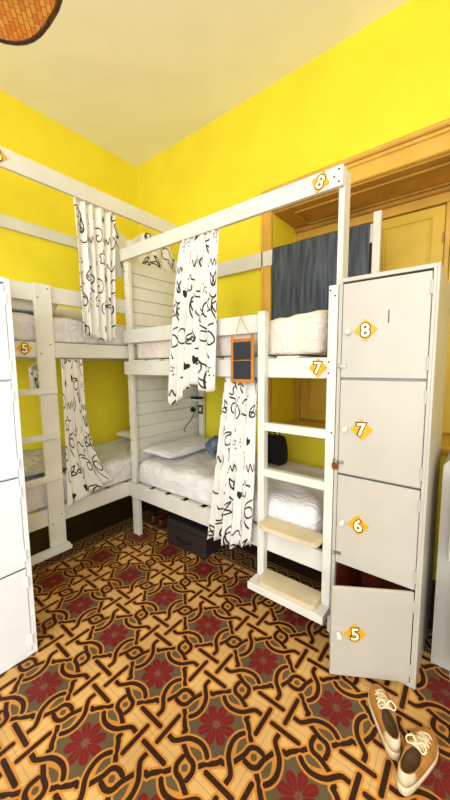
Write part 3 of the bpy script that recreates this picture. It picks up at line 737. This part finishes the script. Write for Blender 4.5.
# low cabinet at the right edge
t = thing('cabinet', 'low pale grey cabinet at the right edge with rounded top and doors ajar', 'cabinet', (3.6, -0.6, 0))
bm = new(); cx0, cx1, cy0, cy1, ch = 3.395, 3.865, -0.80, -0.30, 1.13; pr = 0.05
pts = [(cx0, 0), (cx1, 0)] + [(cx1 - pr + pr * math.cos(a), ch - pr + pr * math.sin(a)) for a in [k * PI / 10 for k in range(6)]] + [(cx0 + pr - pr * math.sin(a), ch - pr + pr * math.cos(a)) for a in [k * PI / 10 for k in range(6)]]
A = [bm.verts.new((x, cy0, z)) for x, z in pts]; B = [bm.verts.new((x, cy1, z)) for x, z in pts]; n = len(pts)
bm.faces.new(A); bm.faces.new(B[::-1])
for k in range(n): bm.faces.new((A[k], A[(k + 1) % n], B[(k + 1) % n], B[k]))
obj('body', bm, M['lockgrey'], t)
def cab_door(z0, z1, ang, kz, heart):
    Rm = Matrix.Translation((3.84, -0.806, 0)) @ Matrix.Rotation(math.radians(ang), 4, 'Z')
    bm = new(); box(bm, -.412, 0, -.018, 0, z0, z1, .004); bmesh.ops.transform(bm, verts=bm.verts[:], matrix=Rm); d = obj('door', bm, M['lockgrey'], t)
    bm = new(); cyl(bm, (-.39, -.018, kz), (-.39, -.04, kz), .013, 12); bmesh.ops.transform(bm, verts=bm.verts[:], matrix=Rm); obj('knob', bm, M['knob'], d)
    if heart:
        bm = new(); hp = [(0.011 * math.sin(a) ** 3, 0.012 * (0.8125 * math.cos(a) - .3125 * math.cos(2 * a) - .125 * math.cos(3 * a))) for a in [k * 2 * PI / 24 for k in range(24)]]
        A = [bm.verts.new((-.385 + x, -.0181, kz + .09 + z)) for x, z in hp]; B = [bm.verts.new((-.385 + x, -.0195, kz + .09 + z)) for x, z in hp]
        bm.faces.new(A); bm.faces.new(B[::-1])
        for k in range(24): bm.faces.new((A[k], A[(k + 1) % 24], B[(k + 1) % 24], B[k]))
        bmesh.ops.transform(bm, verts=bm.verts[:], matrix=Rm); obj('heart_sticker', bm, M['leather'], d, 'small brown heart sticker')
cab_door(0.66, 1.07, 14, 0.95, False); cab_door(0.14, 0.61, 30, 0.40, True)

# ------------------------------------------------------------------ small things
t = thing('chalkboard', 'small orange-framed chalkboard hung by twine from the guard rail', 'chalkboard', (2.3, -1.0, 1.49))
y0, y1 = -D - .062, -D - .05
bm = new(); a, b_, c, d = 2.228, 2.402, 1.495, 1.77
box(bm, a, a + .018, y0, y1, c - .0, d + .035, .003); box(bm, b_ - .018, b_, y0, y1, c, d + .035, .003); box(bm, a + .018, b_ - .018, y0, y1, c, c + .022, .003); box(bm, a + .018, b_ - .018, y0, y1, d - .018, d + .004, .003)
box(bm, a + .018, b_ - .018, y0 + .002, y1 - .002, 1.635, 1.640, 0)
obj('frame', bm, M['orange'], t)
obj('slate', bar(a + .016, b_ - .016, y0 + .004, y1 - .002, c + .02, d - .016, 0), M['slate'], t, 'dark slate panel')
bm = new(); tube(bm, spline3([(a + .02, y1 + .006, d), (2.28, -D - .03, 1.90), (2.285, -D - .012, 1.925), (2.29, -D - .03, 1.90), (b_ - .02, y1 + .006, d)], 4), .0028, 6); obj('twine', bm, M['twine'], t, 'tan hanging twine')
# bag on the lower bunk
t = thing('bag', 'black bag with handles standing on the lower window bunk behind the ladder', 'bag', (2.1, -0.3, 0.745))
bm = new(); seg = 10
for k in range(1):
    prof = [(0.0, 1.0, 0.965), (0.06, 1.05, 1.08), (0.14, 1.0, 0.95), (0.21, 0.92, 0.6), (0.235, 0.9, 0.35)]
    rings = []
    for z, sx, sy in prof:
        ring = []
        for q in range(24):
            an = 2 * PI * q / 24; cx_, sy_ = math.cos(an), math.sin(an)
            px = math.copysign(abs(cx_) ** 0.5, cx_) * 0.115 * sx; py = math.copysign(abs(sy_) ** 0.5, sy_) * 0.075 * sy
            nn = 0.008 * noise.noise(Vector((px * 20, py * 20, z * 15)))
            ring.append(bm.verts.new((2.13 + px + nn, -0.3 + py + nn, 0.765 + z + nn)))
        rings.append(ring)
    for A, B in zip(rings[:-1], rings[1:]):
        for q in range(24): bm.faces.new((A[q], A[(q + 1) % 24], B[(q + 1) % 24], B[q]))
    bm.faces.new(rings[0][::-1]); bm.faces.new(rings[-1])
obj('bag_body', bm, M['black'], t, smooth=True)
for s in (-1, 1):
    bm = new(); tube(bm, spline3([(2.07, -0.3 + s * .03, 0.965), (2.075, -0.3 + s * .034, 1.02), (2.12, -0.3 + s * .036, 1.05), (2.17, -0.3 + s * .034, 1.02), (2.18, -0.3 + s * .03, 0.965)], 5), .007, 8); obj('handle', bm, M['case'], t)
bm = new(); box(bm, 2.03, 2.23, -.306, -.294, 0.982, 0.988, .002); obj('zip', bm, M['metal'], t)
# bundled cloth
bm = new(); bmesh.ops.create_icosphere(bm, subdivisions=5, radius=1)
for v in bm.verts:
    p = v.co.copy(); r = 1 + 0.22 * noise.noise(p * 1.7) + 0.14 * (1 - abs(noise.noise(p * 3.1 + Vector((3, 1, 0))))) ** 3
    v.co = Vector((1.585, -0.40, 0.838)) + Vector((p.x * .09 * r, p.y * .11 * r, max(p.z, -.6) * .09 * r))
tag(obj('bundled_jacket', bm, M['blueish'], None, smooth=True), 'crumpled blue-grey jacket bundled on the lower window bunk beside the curtain', 'jacket')
# shelf, black box, socket, plug
o = obj('wall_shelf', bar(W + .13, W + .24, -0.12, -0.001, 1.225, 1.24), M['white'], None)
o = None
for ob in [x for x in COL.objects if x.name.startswith('wall_shelf')]: bpy.data.objects.remove(ob)
t = thing('shelf', 'tiny white shelf at the foot of the plank headboard above the socket', 'shelf', (1.05, -.07, 1.225))
obj('shelf_board', bar(W + .026, W + .17, -0.175, -0.062, 1.225, 1.24), M['white'], t); obj('bracket', bar(W + .026, W + .04, -0.17, -0.07, 1.19, 1.225), M['white'], t)
tag(obj('power_adapter', bar(W + .035, W + .155, -.165, -.075, 1.2405, 1.262, .004), M['blackplastic']), 'flat black power adapter lying on the tiny shelf', 'adapter')
t = thing('wall_socket', 'dark-framed wall socket on the rear bed post with a black plug', 'socket', (1.07, -.065, 1.12))
obj('frame', bar(W + .058, W + .128, -.068, -.0605, 1.065, 1.165, .003), M['slate'], t); obj('face', bar(W + .076, W + .112, -.0715, -.0675, 1.09, 1.14, .002), M['knob'], t)
t = thing('charger', 'round black plug with a cable hanging beside the socket', 'charger', (1.0, -.1, 1.1))
bm = new(); cyl(bm, (W + .026, -.125, 1.115), (W + .055, -.125, 1.115), .03, 16, .024); obj('plug', bm, M['blackplastic'], t)
bm = new(); tube(bm, spline3([(W + .05, -.125, 1.115), (W + .05, -.13, 1.07), (W + .04, -.17, 1.0), (W + .034, -.24, .945), (W + .034, -.27, .905), (W + .04, -.24, .885)], 6), .004, 6); obj('cable', bm, M['blackplastic'], t)
# suitcase under the bed
t = thing('suitcase', 'dark brown-black suitcase lying under the lower window bunk', 'suitcase', (1.6, -.68, 0))
bm = new(); box(bm, 1.365, 1.83, -.885, -.48, .012, .25, .022); obj('shell', bm, M['case'], t)
bm = new(); box(bm, 1.375, 1.82, -.875, -.49, .249, .262, .006); box(bm, 1.37, 1.825, -.889, -.884, .205, .213, .001); obj('lid', bm, M['black'], t)
bm = new(); tube(bm, spline3([(1.52, -.884, .125), (1.53, -.905, .118), (1.6, -.915, .105), (1.67, -.905, .118), (1.68, -.884, .125)], 5), .011, 8); obj('handle', bm, M['black'], t)
bm = new(); box(bm, 1.70, 1.75, -.80, -.76, .262, .266, .001); obj('clasp', bm, M['metal'], t)
for x in (1.40, 1.79):
    for y in (-.85, -.52): obj('foot', cyl(new(), (x, y, 0), (x, y, .014), .014, 10), M['blackplastic'], t)

# shoes
def shoe(label, heel, toe, mu, ms, ml, group=None, laces=True, Lg=0.29, high=1.0):
    hv, tv = Vector(heel), Vector(toe); ang = math.atan2(tv.y - hv.y, tv.x - hv.x)
    t = thing('shoe', label, 'shoe', (hv.x, hv.y, 0), ang, group)
    n = 40
    def outline(k, grow=0.0):
        a = 2 * PI * k / n; c, s = math.cos(a), math.sin(a)
        x = Lg / 2 + (Lg / 2 + grow) * math.copysign(abs(c) ** 0.8, c)
        u = x / Lg
        hw = 0.036 + 0.013 * math.sin(min(1, max(0, u)) * PI * 0.9 - 0.35) ** 1 if u < 1 else 0.04
        hw = 0.034 + 0.016 * max(0, min(1, (u - .25) / .45)) - 0.006 * max(0, (u - .8) / .2)
        return x, (hw + grow) * math.copysign(abs(s) ** 0.75, s)
    def collar(k):
        a = 2 * PI * k / n; c, s = math.cos(a), math.sin(a)
        x = Lg * (0.30 + 0.27 * c)
        u = x / Lg
        hw = 0.027 if u < .33 else 0.027 - 0.012 * min(1, (u - .33) / .24)
        zz = (0.092 - 0.02 * max(0, math.sin((u) * PI / .62)) - 0.004 * max(0, u - .35)) * high
        if u > .38: zz -= 0.02 * (u - .38) / .26
        return x, hw * s, zz
    bm = new(); rings = []
    NF = 9
    for f in range(NF):
        q = f / (NF - 1); ring = []
        for k in range(n):
            ox, oy = outline(k); cx_, cy_, cz = collar(k)
            inn = 1 - math.cos(q * PI / 2); upz = math.sin(q * PI / 2) ** 0.9
            ring.append(bm.verts.new((ox + (cx_ - ox) * inn, oy + (cy_ - oy) * inn, 0.026 + (cz - 0.026) * upz)))
        rings.append(ring)
    for A, B in zip(rings[:-1], rings[1:]):
        for k in range(n): bm.faces.new((A[k], A[(k + 1) % n], B[(k + 1) % n], B[k]))
    obj('upper', bm, mu, t, smooth=True, world=False, solid=0.004)
    bm = new(); rs = []
    for z, g in ((0.0, -.004), (0.004, .003), (0.018, .005), (0.03, .003), (0.031, -.006)):
        rs.append([bm.verts.new((*outline(k, g), z + (0.008 if z > .01 and outline(k)[0] < .06 else 0))) for k in range(n)])
    for A, B in zip(rs[:-1], rs[1:]):
        for k in range(n): bm.faces.new((A[k], A[(k + 1) % n], B[(k + 1) % n], B[k]))
    bm.faces.new(rs[0][::-1]); bm.faces.new(rs[-1])
    obj('sole', bm, ms, t, smooth=True, world=False)
    bm = new(); r0 = []; r1 = []; r2 = []
    for k in range(n):
        x, y, z = collar(k); r0.append(bm.verts.new((x, y * .93, z - .002))); r1.append(bm.verts.new((x * .96 + .012, y * 1.02, z * .6))); r2.append(bm.verts.new((x * .93 + .016, y * 1.0, .038)))
    for A, B in ((r0, r1), (r1, r2)):
        for k in range(n): bm.faces.new((A[k], A[(k + 1) % n], B[(k + 1) % n], B[k]))
    bm.faces.new(r2)
    obj('lining', bm, ml, t, smooth=True, world=False)
    if laces:
        bm = new(); zt = lambda x: 0.060 + 0.034 * max(0, (0.235 - x)) / .11   # ridge line of the instep
        NT = 9; g = []
        for i in range(NT):
            x = 0.225 - 0.105 * i / (NT - 1); g.append([bm.verts.new((x, yy, zt(x) + 0.004 - 40 * yy * yy * .2)) for yy in (-.02, -.01, 0, .01, .02)])
        for A, B in zip(g[:-1], g[1:]):
            for k in range(4): bm.faces.new((A[k], A[k + 1], B[k + 1], B[k]))
        obj('tongue', bm, ms, t, smooth=True, world=False, solid=.005)
        lc = new()
        for i in range(5):
            x = 0.228 - 0.022 * i; z = zt(x) + .007; s = 1 if i % 2 else -1
            tube(lc, spline3([(x, -.026, z - .012), (x - .004 * s, -.012, z), (x, 0, z + .002), (x + .004 * s, .012, z), (x, .026, z - .012)], 3), .0032, 6)
        bx, bz = 0.13, zt(.13) + .012
        for s in (-1, 1):
            tube(lc, spline3([(bx, 0, bz), (bx + .008, s * .018, bz + .014), (bx - .004, s * .036, bz + .004), (bx - .018, s * .026, bz - .002), (bx, 0, bz)], 4), .003, 6)
            tube(lc, spline3([(bx, 0, bz), (bx + .02, s * .014, bz + .002), (bx + .03, s * .034, bz - .01)], 4), .003, 6)
        obj('laces', lc, M['lace'], t, 'cream laces tied in a bow', world=False)
        bm = new(); g = []
        for i in range(13):
            a = PI - 1.0 + 2.0 * i / 12
            k = a / (2 * PI) * n
            a0 = a; c, s = math.cos(a0), math.sin(a0)
            oxy = outline(k); cxy = collar(k)
            row = []
            for q in (0.15, .4, .75, 1.0):
                inn = 1 - math.cos(q * PI / 2); upz = math.sin(q * PI / 2) ** .9
                p = Vector((oxy[0] + (cxy[0] - oxy[0]) * inn, oxy[1] + (cxy[1] - oxy[1]) * inn, .026 + (cxy[2] - .026) * upz))
                p += Vector((math.cos(a), math.sin(a), 0.1)) * .0035; row.append(bm.verts.new(p))
            g.append(row)
        for A, B in zip(g[:-1], g[1:]):
            for k in range(3): bm.faces.new((A[k], A[k + 1], B[k + 1], B[k]))
        obj('heel_patch', bm, ms, t, 'cream heel patch', smooth=True, world=False, solid=.002)
    return t
shoe('tan suede sneaker with cream laces, toe under the open locker door', (3.335, -1.405), (3.19, -1.13), M['suede'], M['sole'], M['lining'], 'tan sneakers')
shoe('tan suede sneaker with cream laces, nearest the camera beside its mate', (3.375, -1.505), (3.44, -1.21), M['suede'], M['sole'], M['lining'], 'tan sneakers')
shoe('glossy brown shoe under the bunk, next to the white leg', (0.985, -.735), (0.92, -.46), M['leather'], M['darksole'], M['darksole'], 'brown shoes under the bunk', False)
shoe('glossy brown shoe under the bunk, next to the suitcase', (1.105, -.745), (1.08, -.47), M['leather'], M['darksole'], M['darksole'], 'brown shoes under the bunk', False)

# ------------------------------------------------------------------ ceiling fan with woven blades
FX, FY, FZ = 2.262, -2.80, 2.80
t = thing('ceiling_fan', 'ceiling fan with orange woven rattan blades rimmed in dark wood', 'fan', (FX, FY, FZ))
bm = new(); cyl(bm, (FX, FY, FZ + .14), (FX, FY, CEIL - .05), .014, 12); obj('downrod', bm, M['fanwood'], t)
bm = new(); cyl(bm, (FX, FY, CEIL - .09), (FX, FY, CEIL - .001), .05, 20, .075); obj('canopy', bm, M['fanwood'], t)
bm = new(); cyl(bm, (FX, FY, FZ - .05), (FX, FY, FZ + .02), .07, 24, .1); cyl(bm, (FX, FY, FZ + .02), (FX, FY, FZ + .14), .1, 24, .06); obj('motor', bm, M['fanwood'], t)
bt = lambda x: 0.30 + 0.70 * max(0, min(1, (x - .08) / .38)) ** 0.8
for k in range(5):
    a = PI / 2 + k * 2 * PI / 5
    Rm = Matrix.Translation((FX, FY, FZ)) @ Matrix.Rotation(a, 4, 'Z')
    def blade(g, z0, z1):
        bm = new(); n = 40; pts = []
        for q in range(n):
            an = 2 * PI * q / n; c, s = math.cos(an), math.sin(an)
            x = 0.38 + (0.30 + g) * math.copysign(abs(c) ** .7, c); y = (0.235 + g) * math.copysign(abs(s) ** .7, s) * bt(x)
            pts.append((x, y))
        A = [bm.verts.new((x, y, z0)) for x, y in pts]; B = [bm.verts.new((x, y, z1)) for x, y in pts]
        bm.faces.new(A[::-1]); bm.faces.new(B)
        for q in range(n): bm.faces.new((A[q], A[(q + 1) % n], B[(q + 1) % n], B[q]))
        bmesh.ops.transform(bm, verts=bm.verts[:], matrix=Rm); return bm
    b = obj('blade', blade(0, -.006, .002), M['rattan'], t)
    bm = new(); pts = []
    for q in range(41):
        an = 2 * PI * q / 40; c, s = math.cos(an), math.sin(an); x = 0.38 + .303 * math.copysign(abs(c) ** .7, c)
        pts.append(Rm @ Vector((x, .238 * math.copysign(abs(s) ** .7, s) * bt(x), -.002)))
    tube(bm, pts, .010, 8); obj('rim', bm, M['fanwood'], b, 'dark wooden rim')
    bm = new(); box(bm, .08, .24, -.02, .02, .003, .012, .002); bmesh.ops.transform(bm, verts=bm.verts[:], matrix=Rm); obj('blade_arm', bm, M['fanwood'], t)
